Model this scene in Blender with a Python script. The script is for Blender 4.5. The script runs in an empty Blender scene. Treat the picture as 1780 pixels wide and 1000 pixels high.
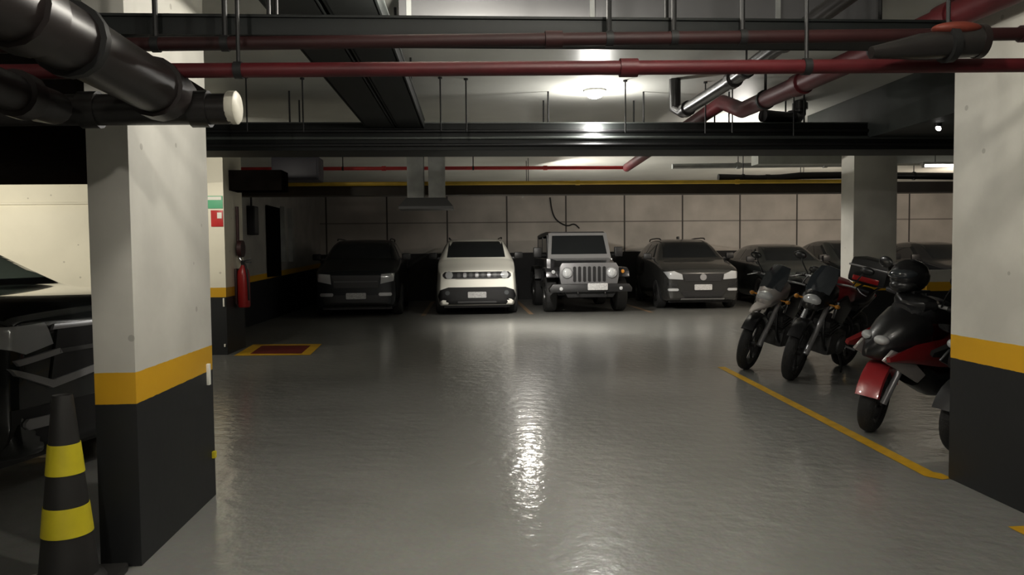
import bpy, bmesh, math, random
from mathutils import Vector, Matrix, Euler
from mathutils.bvhtree import BVHTree
random.seed(7)
SC = bpy.context.scene
COL = SC.collection
PI = math.pi
R = math.radians

# ------------------------------------------------------------------ materials
def mat(name, col, rough=.6, metal=0., noise=0., scale=6., spec=.5, emit=None, es=0., bump=0., bscale=40., coat=0., trans=0., noise2=None):
    m = bpy.data.materials.new(name); m.use_nodes = True
    nt = m.node_tree; b = nt.nodes['Principled BSDF']
    b.inputs['Base Color'].default_value = (*col, 1)
    b.inputs['Roughness'].default_value = rough
    b.inputs['Metallic'].default_value = metal
    b.inputs['Specular IOR Level'].default_value = spec
    b.inputs['Coat Weight'].default_value = coat
    b.inputs['Transmission Weight'].default_value = trans
    if emit:
        b.inputs['Emission Color'].default_value = (*emit, 1); b.inputs['Emission Strength'].default_value = es
    tc = nt.nodes.new('ShaderNodeTexCoord')
    n = nt.nodes.new('ShaderNodeTexNoise'); n.inputs['Scale'].default_value = scale; n.inputs['Detail'].default_value = 5
    nt.links.new(tc.outputs['Object'], n.inputs['Vector'])
    if noise > 0:
        r = nt.nodes.new('ShaderNodeValToRGB')
        r.color_ramp.elements[0].position = .3; r.color_ramp.elements[1].position = .7
        r.color_ramp.elements[0].color = (*[c*(1-noise) for c in col], 1)
        r.color_ramp.elements[1].color = (*[min(1, c*(1+noise*.5)) for c in col], 1)
        nt.links.new(n.outputs['Fac'], r.inputs['Fac']); nt.links.new(r.outputs['Color'], b.inputs['Base Color'])
    if bump > 0:
        n2 = nt.nodes.new('ShaderNodeTexNoise'); n2.inputs['Scale'].default_value = bscale; n2.inputs['Detail'].default_value = 3
        nt.links.new(tc.outputs['Object'], n2.inputs['Vector'])
        bp = nt.nodes.new('ShaderNodeBump'); bp.inputs['Strength'].default_value = bump; bp.inputs['Distance'].default_value = .02
        nt.links.new(n2.outputs['Fac'], bp.inputs['Height']); nt.links.new(bp.outputs['Normal'], b.inputs['Normal'])
    return m

def N(nt, t, **kw):
    n = nt.nodes.new(t)
    for k, v in kw.items(): setattr(n, k, v)
    return n
def math_node(nt, op, a, b=None, c=None):
    n = nt.nodes.new('ShaderNodeMath'); n.operation = op
    for i, v in enumerate((a, b, c)):
        if v is None: continue
        if isinstance(v, (int, float)): n.inputs[i].default_value = v
        else: nt.links.new(v, n.inputs[i])
    return n.outputs[0]

def banded(name, white, z0, z1, slope=0., y0=0., grime=.18, yellow=(.58, .33, .010), black=(.012, .013, .014), rough=.55):
    """painted concrete: black foot, yellow band, white above; bands at world height z0..z1 (+ slope along y)"""
    m = bpy.data.materials.new(name); m.use_nodes = True
    nt = m.node_tree; b = nt.nodes['Principled BSDF']; L = nt.links
    g = N(nt, 'ShaderNodeNewGeometry'); s = N(nt, 'ShaderNodeSeparateXYZ'); L.new(g.outputs['Position'], s.inputs[0])
    n = N(nt, 'ShaderNodeTexNoise'); n.inputs['Scale'].default_value = 2.2; n.inputs['Detail'].default_value = 6
    L.new(g.outputs['Position'], n.inputs['Vector'])
    n3 = N(nt, 'ShaderNodeTexNoise'); n3.inputs['Scale'].default_value = 14; n3.inputs['Detail'].default_value = 4
    L.new(g.outputs['Position'], n3.inputs['Vector'])
    z = s.outputs['Z']
    if slope: z = math_node(nt, 'SUBTRACT', z, math_node(nt, 'MULTIPLY', math_node(nt, 'MAXIMUM', math_node(nt, 'SUBTRACT', s.outputs['Y'], y0), 0.), slope))
    z = math_node(nt, 'ADD', z, math_node(nt, 'MULTIPLY', math_node(nt, 'SUBTRACT', n3.outputs['Fac'], .5), .008))
    a = math_node(nt, 'GREATER_THAN', z, z0); c = math_node(nt, 'GREATER_THAN', z, z1)
    wr = N(nt, 'ShaderNodeValToRGB'); e = wr.color_ramp.elements
    e[0].position = .32; e[1].position = .62
    e[0].color = (*[k*(1-grime) for k in white], 1); e[1].color = (*white, 1)
    L.new(n.outputs['Fac'], wr.inputs['Fac'])
    sp = N(nt, 'ShaderNodeTexVoronoi'); sp.inputs['Scale'].default_value = 5.; L.new(g.outputs['Position'], sp.inputs['Vector'])
    spot = math_node(nt, 'MULTIPLY', math_node(nt, 'LESS_THAN', sp.outputs['Distance'], .075), .35)
    mw = N(nt, 'ShaderNodeMixRGB'); L.new(spot, mw.inputs[0]); L.new(wr.outputs['Color'], mw.inputs[1]); mw.inputs[2].default_value = (.12, .1, .08, 1)
    m1 = N(nt, 'ShaderNodeMixRGB'); L.new(a, m1.inputs[0]); m1.inputs[1].default_value = (*black, 1); m1.inputs[2].default_value = (*yellow, 1)
    m2 = N(nt, 'ShaderNodeMixRGB'); L.new(c, m2.inputs[0]); L.new(m1.outputs[0], m2.inputs[1]); L.new(mw.outputs[0], m2.inputs[2])
    L.new(m2.outputs[0], b.inputs['Base Color']); b.inputs['Roughness'].default_value = rough
    bp = N(nt, 'ShaderNodeBump'); bp.inputs['Strength'].default_value = .25; bp.inputs['Distance'].default_value = .004
    L.new(n3.outputs['Fac'], bp.inputs['Height']); L.new(bp.outputs['Normal'], b.inputs['Normal'])
    return m

def floor_mat():
    m = bpy.data.materials.new('grey floor paint'); m.use_nodes = True
    nt = m.node_tree; b = nt.nodes['Principled BSDF']; L = nt.links
    g = N(nt, 'ShaderNodeNewGeometry')
    n = N(nt, 'ShaderNodeTexNoise'); n.inputs['Scale'].default_value = .55; n.inputs['Detail'].default_value = 6; n.inputs['Roughness'].default_value = .6
    L.new(g.outputs['Position'], n.inputs['Vector'])
    r = N(nt, 'ShaderNodeValToRGB'); e = r.color_ramp.elements
    e[0].position = .3; e[0].color = (.255, .257, .243, 1); e[1].position = .7; e[1].color = (.35, .35, .33, 1)
    L.new(n.outputs['Fac'], r.inputs['Fac'])
    # fine dirt specks
    n2 = N(nt, 'ShaderNodeTexNoise'); n2.inputs['Scale'].default_value = 35; n2.inputs['Detail'].default_value = 4; L.new(g.outputs['Position'], n2.inputs['Vector'])
    mx = N(nt, 'ShaderNodeMixRGB'); mx.blend_type = 'MULTIPLY'; mx.inputs[0].default_value = .25
    L.new(r.outputs['Color'], mx.inputs[1]); L.new(n2.outputs['Color'], mx.inputs[2])
    L.new(mx.outputs[0], b.inputs['Base Color'])
    rr = N(nt, 'ShaderNodeMapRange'); rr.inputs['To Min'].default_value = .28; rr.inputs['To Max'].default_value = .38
    L.new(n.outputs['Fac'], rr.inputs['Value']); L.new(rr.outputs[0], b.inputs['Roughness'])
    b.inputs['Coat Weight'].default_value = .8; b.inputs['Coat Roughness'].default_value = .13
    n4 = N(nt, 'ShaderNodeTexNoise'); n4.inputs['Scale'].default_value = 9; n4.inputs['Detail'].default_value = 3; L.new(g.outputs['Position'], n4.inputs['Vector'])
    bp = N(nt, 'ShaderNodeBump'); bp.inputs['Strength'].default_value = .66; bp.inputs['Distance'].default_value = .009
    L.new(n4.outputs['Fac'], bp.inputs['Height']); L.new(bp.outputs['Normal'], b.inputs['Normal']); L.new(bp.outputs['Normal'], b.inputs['Coat Normal'])
    return m

def panel_mat():
    m = bpy.data.materials.new('jointed wall panels'); m.use_nodes = True
    nt = m.node_tree; b = nt.nodes['Principled BSDF']; L = nt.links
    g = N(nt, 'ShaderNodeNewGeometry'); s = N(nt, 'ShaderNodeSeparateXYZ'); L.new(g.outputs['Position'], s.inputs[0])
    fx = math_node(nt, 'FRACT', math_node(nt, 'DIVIDE', math_node(nt, 'ADD', s.outputs['X'], 20.64-1.17), 1.72))
    vj = math_node(nt, 'LESS_THAN', fx, .026)
    hz = math_node(nt, 'LESS_THAN', math_node(nt, 'ABSOLUTE', math_node(nt, 'SUBTRACT', s.outputs['Z'], 2.24)), .018)
    j = math_node(nt, 'MAXIMUM', vj, math_node(nt, 'MULTIPLY', hz, .6))
    n = N(nt, 'ShaderNodeTexNoise'); n.inputs['Scale'].default_value = 1.3; n.inputs['Detail'].default_value = 5; L.new(g.outputs['Position'], n.inputs['Vector'])
    r = N(nt, 'ShaderNodeValToRGB'); e = r.color_ramp.elements
    e[0].position = .3; e[0].color = (.36, .34, .31, 1); e[1].position = .7; e[1].color = (.50, .47, .43, 1)
    L.new(n.outputs['Fac'], r.inputs['Fac'])
    mx = N(nt, 'ShaderNodeMixRGB'); L.new(j, mx.inputs[0]); L.new(r.outputs['Color'], mx.inputs[1]); mx.inputs[2].default_value = (.06, .055, .05, 1)
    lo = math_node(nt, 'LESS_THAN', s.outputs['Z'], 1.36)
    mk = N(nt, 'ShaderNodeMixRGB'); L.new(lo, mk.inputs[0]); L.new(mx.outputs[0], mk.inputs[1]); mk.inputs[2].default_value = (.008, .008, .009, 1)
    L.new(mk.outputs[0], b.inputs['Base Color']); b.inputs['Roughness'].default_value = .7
    return m

M = {}
M['floor'] = floor_mat()
M['pillar'] = banded('pillar paint', (.56, .55, .505), .715, .852)
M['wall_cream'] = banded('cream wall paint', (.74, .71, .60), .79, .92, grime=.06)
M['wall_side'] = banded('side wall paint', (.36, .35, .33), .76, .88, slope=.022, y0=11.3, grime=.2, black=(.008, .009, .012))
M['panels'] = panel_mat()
M['ceiling'] = mat('ceiling paint', (.66, .665, .62), .38, noise=.12, scale=1.2)
M['concrete'] = mat('grey beam paint', (.30, .31, .28), .7, noise=.2, scale=3)
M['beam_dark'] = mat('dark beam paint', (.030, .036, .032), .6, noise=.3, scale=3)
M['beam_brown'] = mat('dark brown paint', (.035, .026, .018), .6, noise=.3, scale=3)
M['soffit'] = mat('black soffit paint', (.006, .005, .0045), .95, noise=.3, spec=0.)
M['tray'] = mat('black tray steel', (.005, .007, .0065), .6, .0, noise=.3, scale=4)
M['tray_lip'] = mat('tray lip steel', (.10, .11, .105), .4, .3)
M['tray_cable'] = mat('black cable sheath', (.010, .010, .011), .5)
M['red_pipe'] = mat('red pipe enamel', (.080, .006, .009), .5, noise=.35, scale=3)
M['red_dark'] = mat('dull red pipe enamel', (.028, .005, .005), .6, noise=.35, scale=3)
M['red_dark2'] = mat('red main enamel', (.085, .008, .011), .5, noise=.35, scale=3)
M['red_bright'] = mat('bright red enamel', (.50, .03, .03), .4, noise=.15)
M['ext_red'] = mat('extinguisher red', (.26, .015, .015), .35)
M['orange_red'] = mat('orange red enamel', (.13, .024, .013), .6)
M['black_pipe'] = mat('black pvc', (.022, .020, .019), .28, noise=.2, scale=5)
M['brown_pipe'] = mat('dark drain pvc', (.017, .012, .011), .42, noise=.3, scale=4)
M['cap'] = mat('pale pipe cap', (.60, .58, .50), .5, noise=.1)
M['rod'] = mat('black rod steel', (.012, .012, .012), .6)
M['yellow_pipe'] = mat('yellow gas enamel', (.60, .40, .04), .45, noise=.15)
M['galv'] = mat('galvanised sheet', (.34, .35, .34), .45, .2, noise=.2, scale=5)
M['violet_box'] = mat('dark grey box steel', (.05, .048, .06), .5)
M['line_yellow'] = mat('yellow floor paint', (.62, .37, .02), .45, noise=.2, scale=12)
M['line_red'] = mat('dark red floor paint', (.16, .02, .015), .45, noise=.2, scale=8)
M['line_worn'] = mat('worn orange floor paint', (.30, .20, .12), .45, noise=.3, scale=6)
M['glass_lamp'] = mat('lit diffuser', (.9, .9, .85), .4, emit=(1, .97, .9), es=22.)
M['tube_lit'] = mat('lit tube', (.9, .9, .9), .4, emit=(1, .96, .90), es=560.)
M['tube_small'] = mat('small lit tube', (.9, .9, .9), .4, emit=(1, .95, .88), es=7.)
M['tube_bright'] = mat('bright lit tube', (.9, .9, .9), .4, emit=(1, .95, .88), es=60.)
M['tube_soft'] = mat('dim lit tube', (.9, .9, .9), .4, emit=(1, .97, .92), es=4.)
M['white_plastic'] = mat('white plastic', (.6, .6, .58), .4)
M['green_sign'] = mat('green sign', (.12, .42, .24), .5)
M['sign_white'] = mat('white sign plate', (.75, .74, .68), .5)
M['black_plastic'] = mat('black plastic', (.012, .012, .013), .45, noise=.15, scale=20)
M['grey_plastic'] = mat('grey plastic', (.07, .07, .072), .45)
M['rubber'] = mat('tyre rubber', (.013, .013, .013), .75, bump=.3, bscale=60)
M['rim'] = mat('alloy rim', (.30, .30, .30), .35, .6)
M['dark_rim'] = mat('dark alloy rim', (.05, .05, .05), .35, .5)
M['chrome'] = mat('chrome', (.55, .55, .55), .18, .9)
M['grille_silver'] = mat('dull silver', (.17, .17, .175), .38, .3)
M['satin'] = mat('satin silver', (.36, .36, .37), .32, .5)
M['lens'] = mat('headlamp lens', (.42, .43, .44), .12, .1, coat=.6)
M['lens_dark'] = mat('smoked headlamp lens', (.10, .105, .11), .1, coat=.8)
M['glass'] = mat('dark car glass', (.010, .012, .014), .06, spec=.6)
M['glass_green'] = mat('green tinted windscreen', (.30, .37, .31), .08, spec=.8, coat=.6)
M['plate'] = mat('grey number plate', (.42, .42, .42), .45, noise=.35, scale=45)
M['paint_white'] = mat('white car paint', (.82, .81, .75), .25, coat=.5)
M['paint_black'] = mat('black car paint', (.010, .011, .013), .16, coat=.8)
M['paint_blue'] = mat('blue black car paint', (.006, .008, .010), .28, coat=.25, spec=.35)
M['paint_near'] = mat('glossy black car paint', (.018, .020, .020), .14, coat=1.)
M['paint_grey'] = mat('graphite car paint', (.030, .030, .029), .25, coat=.6)
M['paint_gun'] = mat('gunmetal car paint', (.032, .032, .036), .25, .2, coat=.6)
M['paint_dark'] = mat('dark green grey car paint', (.022, .026, .026), .22, coat=.6)
M['cone_black'] = mat('black cone rubber', (.016, .015, .014), .6)
M['cone_yellow'] = mat('yellow cone band', (.55, .47, .02), .5, noise=.12, scale=10)
M['moto_red'] = mat('dark red fairing paint', (.20, .012, .014), .3, coat=.6)
M['fender_red'] = mat('red fender paint', (.30, .025, .03), .3, coat=.5)
M['moto_black'] = mat('black fairing paint', (.008, .008, .009), .32, coat=.25)
M['moto_pale'] = mat('pale beak paint', (.52, .48, .46), .35, coat=.3)
M['moto_silver'] = mat('silver fairing paint', (.34, .32, .31), .3, .3, coat=.4)
M['seat_black'] = mat('black seat vinyl', (.010, .010, .012), .5, bump=.2, bscale=50)
M['engine'] = mat('engine alloy', (.10, .10, .10), .45, .6, noise=.3, scale=15)
M['tail_red'] = mat('red lens', (.40, .02, .02), .2, coat=.5)
M['amber'] = mat('amber lens', (.45, .2, .03), .2, coat=.4)
M['visor'] = mat('tinted visor', (.03, .035, .04), .08, coat=.8)

# ------------------------------------------------------------------ mesh builder
class B:
    def __init__(s): s.bm = bmesh.new()
    def _add(s, t, mx=None):
        if mx is not None: bmesh.ops.transform(t, matrix=mx, verts=t.verts)
        me = bpy.data.meshes.new('tmp'); t.to_mesh(me); t.free(); s.bm.from_mesh(me); bpy.data.meshes.remove(me); return s
    def box(s, c, sz, bev=0., rot=(0, 0, 0), seg=2):
        t = bmesh.new(); bmesh.ops.create_cube(t, size=1.)
        bmesh.ops.scale(t, vec=sz, verts=t.verts)
        if bev > 0: bmesh.ops.bevel(t, geom=t.edges[:], offset=bev, segments=seg, affect='EDGES', profile=.6)
        return s._add(t, Matrix.Translation(c) @ Euler(rot).to_matrix().to_4x4())
    def bb(s, a, b, bev=0.):
        return s.box([(p+q)/2 for p, q in zip(a, b)], [abs(q-p) for p, q in zip(a, b)], bev)
    def ell(s, c, r, rot=(0, 0, 0), u=20, v=12):
        t = bmesh.new(); bmesh.ops.create_uvsphere(t, u_segments=u, v_segments=v, radius=1.)
        bmesh.ops.scale(t, vec=r, verts=t.verts)
        return s._add(t, Matrix.Translation(c) @ Euler(rot).to_matrix().to_4x4())
    def loft(s, rings, caps=True, closed=False):
        t = bmesh.new(); V = [[t.verts.new(p) for p in r] for r in rings]; n = len(V[0])
        for i in range(len(V)-1 + (1 if closed else 0)):
            a, b = V[i], V[(i+1) % len(V)]
            for k in range(n): t.faces.new((a[k], a[(k+1) % n], b[(k+1) % n], b[k]))
        if caps and not closed:
            t.faces.new(V[0][::-1]); t.faces.new(V[-1])
        bmesh.ops.recalc_face_normals(t, faces=t.faces)
        return s._add(t)
    def tube(s, pts, r, n=12, smooth=0, closed=False):
        P = [Vector(p) for p in pts]
        rr = list(r) if isinstance(r, (list, tuple)) else [r]*len(P)
        for _ in range(smooth):                       # corner cutting
            Q = [P[0]]; q = [rr[0]]
            for i in range(len(P)-1):
                Q += [P[i].lerp(P[i+1], .25), P[i].lerp(P[i+1], .75)]; q += [rr[i]*.75+rr[i+1]*.25, rr[i]*.25+rr[i+1]*.75]
            Q.append(P[-1]); q.append(rr[-1]); P, rr = Q, q
        rings = []; up = None
        for i, p in enumerate(P):
            if closed: d = P[(i+1) % len(P)]-P[i-1]
            else: d = P[min(i+1, len(P)-1)]-P[max(i-1, 0)]
            d.normalize()
            if up is None: up = d.orthogonal().normalized()
            up = (up-d*up.dot(d))
            up = up.normalized() if up.length > 1e-6 else d.orthogonal().normalized()
            w = d.cross(up)
            rings.append([p+(up*math.cos(2*PI*k/n)+w*math.sin(2*PI*k/n))*rr[i] for k in range(n)])
        return s.loft(rings, True, closed)
    def lathe(s, prof, mx=None, n=32, closed=False):     # profile (r, z) turned about z
        rings = [[Vector((max(r, 1e-4)*math.cos(2*PI*k/n), max(r, 1e-4)*math.sin(2*PI*k/n), z)) for k in range(n)] for r, z in prof]
        b = B(); b.loft(rings, True, closed); t = b.bm
        return s._add(t, mx)
    def prism(s, poly, ax, a, b, bev=0.):                # polygon in the two other axes, pushed along ax from a to b
        t = bmesh.new()
        def pt(u, v, w):
            return {'x': (w, u, v), 'y': (u, w, v), 'z': (u, v, w)}[ax]
        A = [t.verts.new(pt(u, v, a)) for u, v in poly]; C = [t.verts.new(pt(u, v, b)) for u, v in poly]
        t.faces.new(A); t.faces.new(C[::-1]); n = len(A)
        for k in range(n): t.faces.new((A[k], C[k], C[(k+1) % n], A[(k+1) % n]))
        bmesh.ops.recalc_face_normals(t, faces=t.faces)
        if bev: bmesh.ops.bevel(t, geom=t.edges[:], offset=bev, segments=2, affect='EDGES', profile=.6)
        return s._add(t)
    def build(s, name, m, parent=None, mx=None, sharp=40):
        me = bpy.data.meshes.new(name)
        if mx is not None: bmesh.ops.transform(s.bm, matrix=mx, verts=s.bm.verts)
        s.bm.to_mesh(me); s.bm.free()
        return link(name, me, m, parent, sharp)

def link(name, me, m, parent=None, sharp=40):
    for p in me.polygons: p.use_smooth = True
    try: me.set_sharp_from_angle(angle=R(sharp))
    except Exception: pass
    me.materials.clear(); me.materials.append(m)
    o = bpy.data.objects.new(name, me); COL.objects.link(o)
    if parent: o.parent = parent
    return o
def tag(o, label=None, cat=None, group=None, kind=None):
    if label: o['label'] = label
    if cat: o['category'] = cat
    if group: o['group'] = group
    if kind: o['kind'] = kind
    return o
def thing(name, label, cat, loc=(0, 0, 0), rz=0., group=None):
    o = bpy.data.objects.new(name, None); o.empty_display_size = .1; COL.objects.link(o)
    o.location = loc; o.rotation_euler = (0, 0, rz)
    return tag(o, label, cat, group)
def struct(name, b, m, label=None):
    return tag(b.build(name, m), label, None, None, 'structure')

# ------------------------------------------------------------------ the setting
CZ = 3.0
struct('floor', B().bb((-10, -6, -.1), (15, 22.4, 0)), M['floor'], 'grey painted concrete garage floor')
struct('ceiling', B().bb((-10, -6, CZ), (15, 22.4, CZ+.15)), M['ceiling'], 'pale painted slab above the pipes')
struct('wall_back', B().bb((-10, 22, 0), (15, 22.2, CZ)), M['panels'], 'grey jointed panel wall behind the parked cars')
struct('wall_left', B().bb((-10, 10.55, 0), (-3.27, 10.75, CZ)).bb((-3.47, 10.75, 0), (-3.27, 11.4, CZ)), M['wall_cream'], 'bright cream wall behind the black car')
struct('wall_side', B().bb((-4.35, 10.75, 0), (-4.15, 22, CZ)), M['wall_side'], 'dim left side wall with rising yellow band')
struct('wall_outer', B().bb((-10, -6, 0), (-9.8, 10.55, CZ)), M['wall_cream'], 'outer wall of the left bay')
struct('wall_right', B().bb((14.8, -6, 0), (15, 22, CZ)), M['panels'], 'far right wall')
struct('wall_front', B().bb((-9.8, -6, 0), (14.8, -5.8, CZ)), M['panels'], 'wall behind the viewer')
struct('parapet', B().bb((6.9, 11.0, 0), (11.5, 11.15, 1.03)), M['pillar'], 'low banded wall behind the motorcycles')
struct('pillar', B().bb((-1.605, 3.35, 0), (-1.43, 4.34, CZ), .004), M['pillar'], 'thin white pillar with yellow and black foot beside the traffic cone')
struct('pillar', B().bb((2.815, 3.42, 0), (3.0, 4.25, CZ), .004), M['pillar'], 'thin white pillar with yellow and black foot beside the red scooter')
struct('pillar', B().bb((5.97, 11.4, 0), (6.66, 11.8, CZ), .01), M['pillar'], 'square white pillar behind the motorcycles')
# beams
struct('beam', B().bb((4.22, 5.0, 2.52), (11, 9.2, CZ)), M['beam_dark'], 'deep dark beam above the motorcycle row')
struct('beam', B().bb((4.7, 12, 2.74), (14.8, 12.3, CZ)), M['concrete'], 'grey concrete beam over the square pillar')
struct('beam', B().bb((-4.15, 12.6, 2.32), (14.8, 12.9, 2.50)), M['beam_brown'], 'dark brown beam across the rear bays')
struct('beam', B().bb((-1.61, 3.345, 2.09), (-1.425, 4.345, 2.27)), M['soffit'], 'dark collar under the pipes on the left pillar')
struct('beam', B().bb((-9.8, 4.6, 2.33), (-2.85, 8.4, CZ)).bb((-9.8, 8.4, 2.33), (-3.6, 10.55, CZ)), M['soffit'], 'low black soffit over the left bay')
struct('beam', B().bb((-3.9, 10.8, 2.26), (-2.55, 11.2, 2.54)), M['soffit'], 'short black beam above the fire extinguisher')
# floor paint
def flat(poly, z=.004):
    b = B(); b.bm.faces.new([b.bm.verts.new((x, y, z)) for x, y in poly]); return b
struct('floor_marking', flat([(2.90, 8.62), (2.99, 8.62), (2.80, 4.37), (2.83, 4.33), (2.83, 4.24), (2.76, 4.22), (2.70, 4.30)][::-1], .003), M['line_yellow'], 'long yellow line along the motorcycle row')
struct('floor_marking', flat([(2.60, 3.36), (2.81, 3.36), (2.81, 3.47), (2.60, 3.47)], .003), M['line_yellow'], 'short yellow line at the right pillar foot')
b = B()
q0 = [(-3.15, 10.42), (-2.12, 10.36), (-2.2, 11.62), (-3.25, 11.72)]
q1 = [(-2.98, 10.58), (-2.27, 10.52), (-2.33, 11.45), (-3.07, 11.54)]
for k in range(4):
    b.bm.faces.new([b.bm.verts.new((*p, .003)) for p in (q0[k], q0[(k+1) % 4], q1[(k+1) % 4], q1[k])])
struct('floor_marking', b, M['line_yellow'], 'yellow border of the fire equipment zone')
struct('floor_marking', flat(q1, .003), M['line_red'], 'dark red painted zone below the fire extinguisher')
for x in (-.95, 1.42, 4.1):
    struct('floor_marking', flat([(x-.05, 16.6), (x+.05, 16.6), (x+.05, 21.5), (x-.05, 21.5)], .003), M['line_worn'], 'worn line between parked cars')
# skirting bits of the side wall: door recess and ledge
struct('door_1', B().bb((-4.14, 16.1, .9), (-4.11, 17.2, 2.4)), M['soffit'], 'dark opening in the left side wall')
struct('trim_1', B().bb((-4.16, 17.35, 1.2), (-4.05, 17.5, 2.45)).bb((-4.16, 18.1, 1.2), (-4.05, 18.3, 2.45)), M['galv'], 'pale uprights beside the dark opening')
struct('trim_2', B().bb((-9.8, 10.5, 2.06), (-3.6, 10.55, 2.09), .005), M['wall_cream'], 'thin ledge along the cream wall')

# ------------------------------------------------------------------ pipes and trays overhead
def pipe(name, label, pts, r, m, flanges=(), hang=(), smooth=0, cat='pipe', fr=1.3, fl=.07, group=None, hr=.008, top=CZ):
    o = B().tube(pts, r, 16, smooth).build(name, m); tag(o, label, cat, group)
    P = [Vector(p) for p in pts]
    r = max(r) if isinstance(r, (list, tuple)) else r
    def at(t):                                         # point at fraction t of the polyline
        Ls = [(P[i+1]-P[i]).length for i in range(len(P)-1)]; d = t*sum(Ls)
        for i, l in enumerate(Ls):
            if d <= l or i == len(Ls)-1: return P[i].lerp(P[i+1], d/l), (P[i+1]-P[i]).normalized()
            d -= l
    for t in flanges:
        p, d = at(t); B().tube([p-d*fl/2, p+d*fl/2], r*fr, 16).build('coupling', m, o)
    for t in hang:
        p, d = at(t)
        b = B().tube([p+Vector((0, 0, r*.9)), (p.x, p.y, top)], hr, 8)
        b.tube([p-d*.015, p+d*.015], r*1.18, 16)
        b.build('hanger', M['rod'], o)
    return o
def frac(x, x0, x1): return (x-x0)/(x1-x0)

pipe('sprinkler_pipe', 'lowest red sprinkler pipe crossing the whole aisle in front', [(-6.0, 3.0, 2.006), (8.0, 3.0, 2.154)], .028, M['red_pipe'],
     flanges=(.2, .475, .63), hang=[frac(x, -6., 8.) for x in (-3.6, -.86, 1.37, 4.2)], hr=.008)
pipe('sprinkler_pipe', 'dull red sprinkler pipe between low pipe and front tray', [(-6.0, 3.14, 2.107), (8.0, 3.14, 2.363)], .027, M['red_dark'],
     flanges=(.25, .455, .60), hang=[frac(x, -6., 8.) for x in (-3.8, -1.22, -.95, .60, .87, 1.16, 3.6)], hr=.011)
pipe('sprinkler_pipe', 'thick red sprinkler main running lengthwise over the right side', [(2.74, 2.6, 2.61), (2.60, 4.86, 2.61), (2.53, 6.85, 2.63), (2.56, 7.45, 2.82), (2.68, 10, 2.83), (2.78, 13.0, 2.80)], .072, M['red_dark2'],
     flanges=(.14, .30, .7), hang=(.2, .36), hr=.012, fl=.12, fr=1.2)
pipe('sprinkler_pipe', 'thin red pipe crossing the rear ceiling', [(-4.1, 13.0, 2.80), (2.74, 13.0, 2.80)], .03, M['red_bright'], hang=(.3, .62), flanges=(.4, .8), hr=.008)
pipe('gas_pipe', 'yellow gas pipe with a raised elbow along the rear beam', [(-3.02, 12.45, CZ), (-3.02, 12.45, 2.52), (-2.97, 12.45, 2.49), (7.2, 12.45, 2.50)], .032, M['yellow_pipe'], flanges=(.25, .5, .75), fr=1.25)
# black glossy pipe (right) with drop
pipe('drain_pipe', 'black drain pipe with a vertical drop before the rear tray', [(2.02, 7.25, CZ), (2.02, 7.25, 2.72), (2.05, 7.1, 2.66), (2.12, 5.9, 2.70), (2.10, 2.8, 2.78)], .055, M['black_pipe'],
     flanges=(.12, .34, .55), hang=(.4, .75))
pipe('drain_pipe', 'black hooked drain pipe hanging by the red main', [(3.72, 8.3, CZ), (3.72, 8.3, 2.86), (3.66, 8.25, 2.80), (3.35, 7.95, 2.76), (3.12, 7.85, 2.76)], .065, M['black_pipe'], flanges=(.06, .4))
# big lengthwise drain on the left and its cross pipe with a pale cap
o = pipe('drain_pipe', 'large dark drain pipe coming overhead above the left pillar', [(-1.19, -.8, 2.06), (-1.165, 3.16, 1.985)], .098, M['brown_pipe'], flanges=(.28, .62, .735, .96), hang=(.5, .8), fr=1.16, fl=.10)
o = pipe('drain_pipe', 'short cross drain pipe with pale round cap before the left pillar', [(-2.15, 3.14, 1.930), (-.93, 3.14, 1.940)], .062, M['black_pipe'], flanges=(.12, .55, .9), fr=1.18)
B().lathe([(.0, 0), (.063, 0), (.066, .006), (.066, .035), (.056, .043), (0, .045)], Matrix.Translation((-.945, 3.14, 1.945)) @ Matrix.Rotation(PI/2, 4, 'Y')).build('cap', M['cap'], o)['label'] = 'pale round end cap'
pipe('drain_pipe', 'smaller dark drain pipe under the large left drain', [(-1.55, -.8, 1.98), (-1.50, 2.75, 1.90), (-1.50, 2.9, 1.90), (-1.62, 3.03, 1.93)], .062, M['brown_pipe'], flanges=(.55, .9), hang=(.6,))
pipe('drain_pipe', 'dull red pipe end at the far upper left', [(-2.9, 3.3, 2.12), (-1.86, 3.0, 2.06)], .055, M['red_dark'], flanges=(.97,), hang=(.4,))
# capped stub with orange collar at the upper right
o = pipe('valve_pipe', 'dark capped pipe stub with orange red collar beside the right pillar', [(1.56, 2.86, 2.105), (1.76, 2.87, 2.13), (2.01, 2.88, 2.155)], [.022, .050, .060], M['black_pipe'], hang=(.7,))
B().ell((1.90, 2.86, 2.196), (.10, .045, .026)).build('collar', M['orange_red'], o)
B().lathe([(0, 0), (.064, 0), (.064, .026), (.05, .034), (0, .036)], Matrix.Translation((1.99, 2.88, 2.155)) @ Matrix.Rotation(PI/2, 4, 'Y')).build('cap', M['brown_pipe'], o)
pipe('drain_pipe', 'grey black drain pipe sagging under the rear right beam', [(4.3, 12.75, 2.60), (5.2, 12.75, 2.57), (5.9, 12.75, 2.64), (8.6, 12.75, 2.60)], .06, M['black_pipe'], flanges=(.2, .6), smooth=1, hang=(.1, .8))
pipe('drain_pipe', 'grey pipe along the rear right ceiling', [(3.6, 13.1, 2.83), (7.5, 13.1, 2.86)], .045, M['galv'], flanges=(.3, .7), hang=(.3, .7))

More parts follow.
